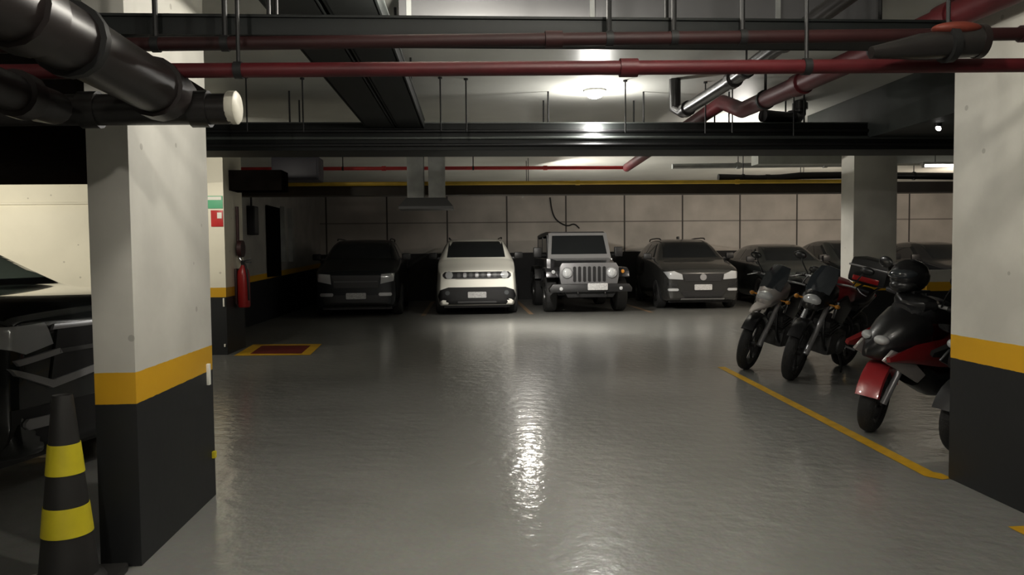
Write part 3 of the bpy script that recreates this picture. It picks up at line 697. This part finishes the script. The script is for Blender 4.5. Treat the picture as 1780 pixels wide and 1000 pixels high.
# ------------------------------------------------------------------ traffic cone
o = thing('traffic_cone', 'black rubber traffic cone with two yellow bands left of pillar', 'cone', (-1.625, 3.13, 0), .05)
cone_r = lambda z: .116-.098*z
def cone_band(z0, z1, grow=0.):
    return [(0, z0)] + [(cone_r(z0+(z1-z0)*k/4)+grow, z0+(z1-z0)*k/4) for k in range(5)] + [(0, z1)]
B().box((0, 0, .02), (.34, .34, .04), .015).build('base', M['cone_black'], o)
b = B(); b.lathe([(0, .035), (.14, .035), (.13, .055)] + [(cone_r(z), z) for z in (.07, .2, .35, .5, .65, .79)] + [(.036, .80), (.028, .795), (.025, .74), (0, .72)], None, 40); b.build('body', M['cone_black'], o)
for z0, z1 in ((.24, .355), (.485, .605)):
    b = B(); b.lathe([(cone_r(z0)-.004, z0), (cone_r(z0)+.003, z0), (cone_r(z1)+.003, z1), (cone_r(z1)-.004, z1)], None, 40, True); b.build('yellow_band', M['cone_yellow'], o)
o2 = B().ell((.02, 0, 0), (.035, .025, .012)).build('base_glint', M['sign_white']); o2.location = (-1.84, 3.24, .011)  # pale blob modelled as the highlight on the cone base corner
tag(o2, 'small pale stud modelled at the corner of the traffic cone base', 'glint')

# ------------------------------------------------------------------ wall fittings at the end wall
o = thing('fire_extinguisher', 'red fire extinguisher hung on the left end wall', 'fire extinguisher', (-3.16, 11.0, .62))
B().lathe([(0, 0), (.075, 0), (.085, .02), (.085, .45), (.075, .52), (.04, .57), (.028, .60), (0, .60)], None, 24).build('cylinder', M['ext_red'], o)
b = B(); b.lathe([(0, .60), (.03, .60), (.03, .66), (0, .66)], None, 14); b.box((.05, 0, .67), (.14, .03, .02), .004, (0, -.25, 0)); b.box((.05, 0, .64), (.13, .03, .018), .004); b.build('valve', M['black_plastic'], o)
B().tube([(.0, -.02, .64), (.05, -.08, .62), (.08, -.09, .45), (.085, -.07, .2), (.08, -.05, .1)], .014, 8, 2).build('hose', M['black_plastic'], o)
B().box((-.095, 0, .3), (.03, .12, .5), .004).build('bracket', M['red_dark'], o)
o = thing('fire_hose_reel', 'dark red hose fitting above the extinguisher on the end wall', 'hose fitting', (-3.20, 11.05, 1.45))
B().lathe([(0, -.03), (.12, -.03), (.12, .03), (0, .03)], Matrix.Rotation(PI/2, 4, 'Y'), 20).build('drum', M['red_dark'], o)
B().tube([(-.02, 0, -.1), (.0, -.03, -.16), (.01, 0, -.2)], .025, 10, 1).build('nozzle', M['chrome'], o)
B().tube([(-.04, 0, 0), (-.04, 0, .6)], .022, 10).build('riser', M['red_dark'], o)
o = B().box((0, 0, 0), (.16, .012, .22), .003).build('fire_sign', M['red_bright']); o.location = (-3.36, 10.543, 1.86)
tag(o, 'small red and white fire sign on the end wall', 'sign')
B().box((.035, -.008, .04), (.06, .004, .08)).build('symbol', M['sign_white'], o)
o = B().box((0, 0, 0), (.30, .012, .17), .003).build('exit_sign', M['green_sign']); o.location = (-3.43, 10.543, 2.08)
tag(o, 'green and white exit sign at the top of the end wall', 'sign')
B().box((0, -.008, .052), (.27, .004, .045)).build('white_strip', M['sign_white'], o)
o = thing('electrical_box', 'dark electrical box with conduit on the dim side wall', 'electrical box', (-4.15, 14.9, 1.75))
B().bb((0, -.16, 0), (.14, .16, .55), .01).build('housing', M['black_plastic'], o)
B().bb((.14, -.13, .03), (.15, .13, .52), .004).build('door', M['grey_plastic'], o)
B().tube([(.05, 0, .55), (.05, 0, 1.24)], .02, 8).build('conduit', M['black_plastic'], o)
# white reflector studs on the pillar corners
for (x, y, z, m, lb) in ((-1.425, 4.25, .70, 'sign_white', 'pale corner guard strip below the yellow band on left pillar'), (-1.422, 4.30, .24, 'cone_yellow', 'small yellow reflector low on the left pillar'), (-3.30, 10.54, .72, 'sign_white', 'pale strip under the yellow band of the end wall'), (-3.30, 10.54, .13, 'sign_white', 'small pale reflector near the floor on the end wall')):
    h = .09 if 'strip' in lb else .03
    o = B().box((0, 0, 0), (.02, .03, h*1.3), .004).build('reflector', M[m]); o.location = (x, y, z); tag(o, lb, 'reflector')

# ------------------------------------------------------------------ motorcycles: local forward +x, front axle at x=0
def bike_wheel(parent, name, loc, r, w, rim_m, steer=0., spokes=6):
    b = B(); hw = w/2; ir = r-w*.62
    b.lathe([(ir, -hw*.8), (r-w*.3, -hw), (r-w*.08, -hw*.7), (r, -hw*.25), (r, hw*.25), (r-w*.08, hw*.7), (r-w*.3, hw), (ir, hw*.8)], Matrix.Rotation(PI/2, 4, 'X'), 36, True)
    o = b.build(name, M['rubber'], parent); o.location = loc; o.rotation_euler = (0, 0, steer)
    b = B(); b.lathe([(ir, -hw*.7), (ir+.006, 0), (ir, hw*.7), (ir-.03, hw*.55), (ir-.03, -hw*.55)], Matrix.Rotation(PI/2, 4, 'X'), 36, True)
    for k in range(spokes):
        a = 2*PI*k/spokes
        b.box((math.cos(a)*ir*.52, 0, math.sin(a)*ir*.52), (ir*.95, .018, .028), .004, (0, -a, 0))
    b.lathe([(0, -.05), (.035, -.05), (.035, .05), (0, .05)], Matrix.Rotation(PI/2, 4, 'X'), 16)
    b.build('rim', M[rim_m], o)
    b = B(); b.lathe([(.06, .055), (ir*.62, .055), (ir*.62, .06), (.06, .06)], Matrix.Rotation(PI/2, 4, 'X'), 28, True); b.build('brake_disc', M['satin'], o)
    return o
def ring_loft(sections, n=16):
    """sections: (x, z, half width, half height, squareness)"""
    out = []
    for x, z, hw, hh in sections:
        ring = []
        for k in range(n):
            a = 2*PI*k/n; c, s = math.cos(a), math.sin(a)
            ring.append(Vector((x, hw*math.copysign(abs(c)**.75, c), z+hh*math.copysign(abs(s)**.75, s))))
        out.append(ring)
    return B().loft(out)
def fender(r, w, a0, a1, n=10):
    b = B(); rings = []
    for k in range(n+1):
        a = R(a0+(a1-a0)*k/n); c, s = math.cos(a), math.sin(a)
        q = [(r-.012, -w/2), (r+.01, -w*.45), (r+.022, 0), (r+.01, w*.45), (r-.012, w/2), (r-.004, w*.42), (r+.008, 0), (r-.004, -w*.42)]
        rings.append([Vector((rr*c, y, rr*s)) for rr, y in q])
    return b.loft(rings)

def motorcycle(label, loc, heading, fair, tank, beak, top_case=False, nose=None, screen=True, steer=.25, group=None, lean=0., headcol='lens'):
    root = thing('motorcycle', label, 'motorcycle', loc, heading); root.rotation_euler = (lean, 0, heading)
    r = .31
    fw = bike_wheel(root, 'front_wheel', (0, 0, r), r, .115, 'dark_rim', steer)
    rw = bike_wheel(root, 'rear_wheel', (-1.36, 0, r), r, .14, 'dark_rim')
    hx, hz = -.36, .98                                     # steering head
    for s in (-1, 1):
        b = B(); b.tube([(0, s*.095, r), (-.16, s*.095, .60), (hx, s*.095, hz)], [.030, .028, .020], 10)
        b.build('fork_leg', M['satin'], root)
    fd = fender(r+.03, .14, 35, 150); o = fd.build('front_fender', M[fair], root); o.location = (0, 0, r); o.rotation_euler = (0, 0, steer)
    B().box((hx+.06, 0, .84), (.08, .24, .05), .015).build('triple_clamp', M['engine'], root)
    # headlight and fairing
    ring_loft([(hx+.34, .80, .03, .03), (hx+.30, .83, .10, .08), (hx+.20, .88, .14, .11), (hx+.02, .93, .15, .12), (hx-.10, .96, .10, .06)]).build('front_fairing', M[nose or fair], root)
    b = B(); b.ell((hx+.285, 0, .86), (.06, .10, .062)); hl = b.build('headlight', M[headcol], root)
    if beak:
        ring_loft([(hx+.56, .70, .02, .012), (hx+.44, .735, .06, .022), (hx+.26, .775, .09, .03), (hx+.10, .80, .08, .03)]).build('beak', M[beak], root)
    if screen:
        b = B(); rings = []
        for x, z, hw in ((hx+.22, .96, .13), (hx+.13, 1.10, .14), (hx+.03, 1.22, .10)):
            rings.append([Vector((x, -hw, z-.02)), Vector((x+.03, 0, z)), Vector((x, hw, z-.02)), Vector((x-.006, hw, z-.02)), Vector((x+.022, 0, z)), Vector((x-.006, -hw, z-.02))])
        b.loft(rings).build('windscreen', M['visor'], root)
    # handlebar, grips, mirrors
    b = B(); b.tube([(hx-.10, -.38, 1.03), (hx-.03, -.22, 1.06), (hx, 0, 1.03), (hx-.03, .22, 1.06), (hx-.10, .38, 1.03)], .012, 8, 2); hb = b.build('handlebar', M['satin'], root)
    for s in (-1, 1):
        B().tube([(hx-.055, s*.27, 1.05), (hx-.10, s*.39, 1.03)], .019, 10).build('grip', M['seat_black'], hb)
        B().tube([(hx-.02, s*.30, 1.05), (hx+.03, s*.36, 1.02), (hx-.0, s*.41, 1.00)], .006, 6, 1).build('lever', M['satin'], hb)
        b = B(); b.tube([(hx-.04, s*.24, 1.06), (hx+.02, s*.31, 1.18), (hx+.01, s*.33, 1.22)], .007, 6, 1); b.ell((hx+.005, s*.36, 1.25), (.02, .07, .042)); b.build('mirror', M['moto_black'], root)
        b = B(); b.tube([(hx+.16, s*.12, .84), (hx+.16, s*.20, .84)], .01, 6); b.ell((hx+.17, s*.22, .84), (.032, .028, .024)); b.build('turn_signal', M['amber'], root)
    # frame, tank, seat, tail
    b = B()
    for s in (-1, 1):
        b.tube([(hx, s*.05, .86), (-.62, s*.13, .72), (-.98, s*.14, .58), (-1.0, s*.12, .34)], .022, 8, 1)
        b.tube([(hx+.02, s*.04, .78), (-.36, s*.10, .40), (-.52, s*.12, .27), (-.95, s*.12, .28)], .018, 8, 1)
        b.tube([(-.92, s*.13, .64), (-1.35, s*.11, .78), (-1.62, s*.08, .84)], .015, 8)
    b.build('frame', M['moto_black'], root)
    ring_loft([(hx-.06, .88, .06, .06), (hx-.14, .93, .15, .12), (hx-.30, .95, .19, .14), (hx-.46, .91, .16, .11), (hx-.58, .85, .10, .06)]).build('fuel_tank', M[tank], root)
    ring_loft([(-.88, .83, .09, .03), (-.96, .82, .14, .05), (-1.15, .83, .16, .055), (-1.38, .88, .13, .05), (-1.58, .90, .09, .035)]).build('seat', M['seat_black'], root)
    ring_loft([(-1.10, .74, .12, .05), (-1.35, .78, .13, .06), (-1.60, .84, .09, .04), (-1.74, .87, .04, .02)]).build('tail_cowl', M[fair], root)
    B().ell((-1.72, 0, .84), (.035, .07, .03)).build('tail_light', M['tail_red'], root)
    o = fender(r+.04, .16, 40, 150); o = o.build('rear_fender', M['black_plastic'], root); o.location = (-1.36, 0, r)
    # radiator shrouds
    for s in (-1, 1):
        b = B(); b.prism([(hx+.12, .70), (hx-.14, .62), (hx-.32, .80), (hx-.12, .94), (hx+.08, .88)], 'y', s*.165, s*.20, .012); b.build('side_fairing', M[fair], root)
    # engine, exhaust, swingarm
    b = B(); b.box((-.66, 0, .38), (.42, .30, .26), .05); b.box((-.52, 0, .56), (.20, .24, .22), .03, (0, .35, 0))
    for k in range(4): b.box((-.50-.015*k, 0, .50+.045*k), (.25, .28, .012), .003, (0, .35, 0))
    b.lathe([(0, -.17), (.10, -.17), (.11, -.15), (.11, .15), (.10, .17), (0, .17)], Matrix.Translation((-.74, 0, .36)) @ Matrix.Rotation(PI/2, 4, 'X'), 22)
    b.build('engine', M['engine'], root)
    b = B(); b.tube([(-.44, -.06, .52), (-.34, -.09, .40), (-.42, -.13, .24), (-.80, -.17, .24), (-1.10, -.20, .30)], .022, 10, 2); b.tube([(-1.05, -.20, .30), (-1.15, -.21, .33), (-1.60, -.22, .46)], [.03, .052, .05], 14)
    b.build('exhaust', M['satin'], root)
    b = B()
    for s in (-1, 1): b.tube([(-.92, s*.10, .38), (-1.36, s*.10, r)], .025, 8)
    b.build('swingarm', M['engine'], root)
    B().tube([(-.80, .13, .26), (-.74, .22, .14), (-.68, .25, .085)], .012, 8).build('side_stand', M['moto_black'], root)
    b = B()
    for s in (-1, 1): b.tube([(-.86, s*.12, .34), (-.84, s*.28, .33)], .012, 8)
    b.build('footpeg', M['satin'], root)
    if top_case:
        tc = B().box((-1.62, 0, 1.12), (.38, .44, .30), .06).build('top_case', M['black_plastic'], root)
        B().box((-1.62, 0, 1.17), (.39, .45, .022), .006).build('silver_strip', M['satin'], tc)
        B().box((-1.43, 0, 1.03), (.02, .30, .06), .008).build('reflector', M['tail_red'], tc)
        B().tube([(-1.45, .09, .90), (-1.78, .09, .965), (-1.78, -.09, .965), (-1.45, -.09, .90)], .012, 8).build('rack', M['moto_black'], root)
        B().box((-1.62, 0, .968), (.26, .22, .012), .004).build('rack_plate', M['moto_black'], root)
    return root

def scooter(label, loc, heading, body, fend, steer=.3, trim='moto_silver', lean=0.):
    root = thing('scooter', label, 'scooter', loc, heading); root.rotation_euler = (lean, 0, heading)
    r = .245
    bike_wheel(root, 'front_wheel', (0, 0, r), r, .115, 'dark_rim', steer, 5)
    bike_wheel(root, 'rear_wheel', (-1.30, 0, r), r, .13, 'dark_rim', 0, 5)
    o = fender(r+.03, .17, 20, 165); o = o.build('front_fender', M[fend], root); o.location = (0, 0, r); o.rotation_euler = (0, 0, steer)
    for s in (-1, 1):
        B().tube([(0, s*.085, r), (-.10, s*.085, .50), (-.22, s*.05, .75)], [.026, .024, .02], 10).build('fork_leg', M['satin'], root)
    # leg shield and nose
    ring_loft([(.16, .62, .025, .03), (.10, .66, .09, .09), (0, .71, .15, .16), (-.12, .74, .19, .22), (-.22, .74, .19, .22), (-.28, .72, .15, .18)]).build('front_shield', M['moto_black'], root)
    b = B(); b.ell((.09, -.07, .73), (.045, .055, .035), (0, 0, -.5)); b.ell((.09, .07, .73), (.045, .055, .035), (0, 0, .5)); b.build('headlight', M['lens'], root)
    for s in (-1, 1):
        b = B(); b.prism([(.13, .60), (-.02, .52), (-.20, .42), (-.26, .48), (-.10, .62), (.06, .68)], 'y', s*.135, s*.165, .01); b.build('nose_trim', M[trim], root)
    ring_loft([(-.10, .92, .10, .05), (-.20, .93, .17, .09), (-.42, .92, .16, .09), (-.60, .86, .14, .06)]).build('dash_cover', M['seat_black'], root)
    # handlebar cover
    ring_loft([(-.12, .97, .05, .03), (-.16, .98, .15, .055), (-.24, .99, .18, .06), (-.32, .98, .12, .045)]).build('handlebar_cover', M['moto_black'], root)
    ring_loft([(-.16, .82, .06, .09), (-.22, .86, .06, .14), (-.28, .86, .05, .10)]).build('steering_column', M['moto_black'], root)
    hb = B().tube([(-.30, -.36, .99), (-.26, -.20, 1.0), (-.24, 0, .99), (-.26, .20, 1.0), (-.30, .36, .99)], .014, 8, 1).build('handlebar', M['satin'], root)
    for s in (-1, 1):
        B().tube([(-.275, s*.24, .995), (-.30, s*.37, .99)], .021, 10).build('grip', M['seat_black'], hb)
        b = B(); b.tube([(-.25, s*.20, 1.0), (-.20, s*.28, 1.12), (-.21, s*.31, 1.18)], .007, 6, 1); b.ell((-.21, s*.34, 1.21), (.02, .07, .045)); b.build('mirror', M['moto_black'], root)
    # floor tunnel, under seat bodywork, seat, tail
    ring_loft([(-.24, .50, .16, .14), (-.38, .40, .17, .12), (-.56, .38, .18, .12), (-.74, .44, .19, .16)]).build('floor_tunnel', M['moto_black'], root)
    ring_loft([(-.62, .58, .12, .10), (-.74, .60, .19, .15), (-1.00, .63, .21, .13), (-1.30, .69, .18, .10), (-1.55, .76, .10, .06), (-1.66, .80, .04, .02)]).build('side_panel', M[body], root)
    for s in (-1, 1):
        b = B(); rings = []
        for x, z, h in ((.14, .63, .02), (-.06, .665, .07), (-.32, .665, .11), (-.62, .66, .125), (-.82, .68, .11)):
            rings.append([Vector((x, s*(.205), z-h)), Vector((x, s*.235, z-h*.4)), Vector((x, s*.225, z+h)), Vector((x, s*.19, z+h*.6))])
        b.loft(rings); b.build('side_fairing', M[body], root)
    ring_loft([(-.56, .78, .10, .04), (-.66, .79, .16, .06), (-.95, .79, .18, .065), (-1.20, .85, .17, .06), (-1.46, .88, .11, .04)]).build('seat', M['seat_black'], root)
    b = B(); b.tube([(-1.25, .15, .84), (-1.55, .13, .92), (-1.66, 0, .93), (-1.55, -.13, .92), (-1.25, -.15, .84)], .014, 8, 1); b.build('grab_rail', M['satin'], root)
    B().ell((-1.63, 0, .77), (.04, .09, .035)).build('tail_light', M['tail_red'], root)
    b = B(); b.box((-1.02, .02, .34), (.50, .22, .20), .05); b.box((-1.25, .12, .26), (.34, .10, .16), .04); b.build('engine', M['engine'], root)
    b = B(); b.tube([(-.95, -.10, .30), (-1.10, -.17, .26), (-1.20, -.18, .28), (-1.58, -.19, .36)], [.02, .03, .055, .05], 14); b.build('exhaust', M['grey_plastic'], root)
    b = B()
    for s in (-1, 1): b.tube([(-.86, s*.10, .26), (-.90, s*.17, .05), (-.96, s*.20, .012)], .012, 8)
    b.tube([(-.96, -.20, .012), (-.96, .20, .012)], .012, 8); b.build('centre_stand', M['moto_black'], root)
    o = fender(r+.035, .15, 30, 150); o = o.build('rear_fender', M['black_plastic'], root); o.location = (-1.30, 0, r)
    return root

HD = PI
motorcycle('dark motorcycle with pale beak and screen, nearest to the parked cars', (3.17, 8.46, 0), HD+R(42), 'moto_black', 'moto_black', 'moto_pale', nose='moto_silver', steer=.15, lean=-.24)
motorcycle('dark motorcycle with red tank, black top case and silver strip', (3.36, 7.70, 0), HD+R(42), 'moto_black', 'fender_red', None, top_case=True, steer=.15, lean=-.24)
scooter('dark red scooter with red front fender beside the yellow line', (3.0, 5.46, 0), HD+R(12), 'moto_red', 'fender_red', steer=.6, lean=-.2)
scooter('black scooter mostly hidden behind the right pillar', (3.24, 4.72, 0), HD+R(2), 'moto_black', 'black_plastic', steer=.35, trim='moto_black', lean=-.1)

# helmet on the red scooter's handlebar cover
o = thing('helmet', 'round black helmet resting on the red scooter handlebar', 'helmet', (3.27, 5.42, 1.035), HD+R(22))
sh = B(); sh.ell((0, 0, .115), (.155, .125, .125)); sh.ell((.06, 0, .05), (.10, .10, .06)); sh.build('shell', M['moto_black'], o)
B().ell((.06, 0, .13), (.108, .112, .055)).build('visor', M['visor'], o)
B().box((-.03, 0, .0), (.18, .17, .02), .008).build('neck_roll', M['seat_black'], o)

# ------------------------------------------------------------------ camera
cam = bpy.data.cameras.new('camera'); co = bpy.data.objects.new('camera', cam); COL.objects.link(co)
f = 1320.
yv = Vector((-80, 59, -f)).normalized(); rho = .013
zv = Vector((-math.sin(rho), math.cos(rho), 0)); zv = (zv-yv*zv.dot(yv)).normalized(); xv = yv.cross(zv)
mw = Matrix((xv, yv, zv))                               # rows: world axes in camera space -> camera to world
co.matrix_world = Matrix.Translation((0, 0, 1.35)) @ mw.to_4x4()
cam.sensor_fit = 'HORIZONTAL'; cam.sensor_width = 36.; cam.lens = 36.*f/1780.
cam.clip_start = .05; cam.clip_end = 100
for o in COL.objects:
    if o.get('category') == 'car' and o.location.y > 10: o['group'] = 'cars parked along the back wall'
    if o.get('category') in ('motorcycle', 'scooter'): o['group'] = 'two-wheelers parked behind the long yellow line'
    if o.name.startswith('sprinkler_pipe'): o['group'] = 'red sprinkler pipes under the ceiling'
    if o.name.startswith('drain_pipe'): o['group'] = 'drain pipes under the ceiling'
    if o.name.startswith('cable_tray'): o['group'] = 'cable trays under the ceiling'
SC.camera = co
SC.view_settings.view_transform = 'Standard'
SC.view_settings.look = 'None'
SC.view_settings.exposure = .28; SC.view_settings.gamma = .90
SC.cycles.max_bounces = 8
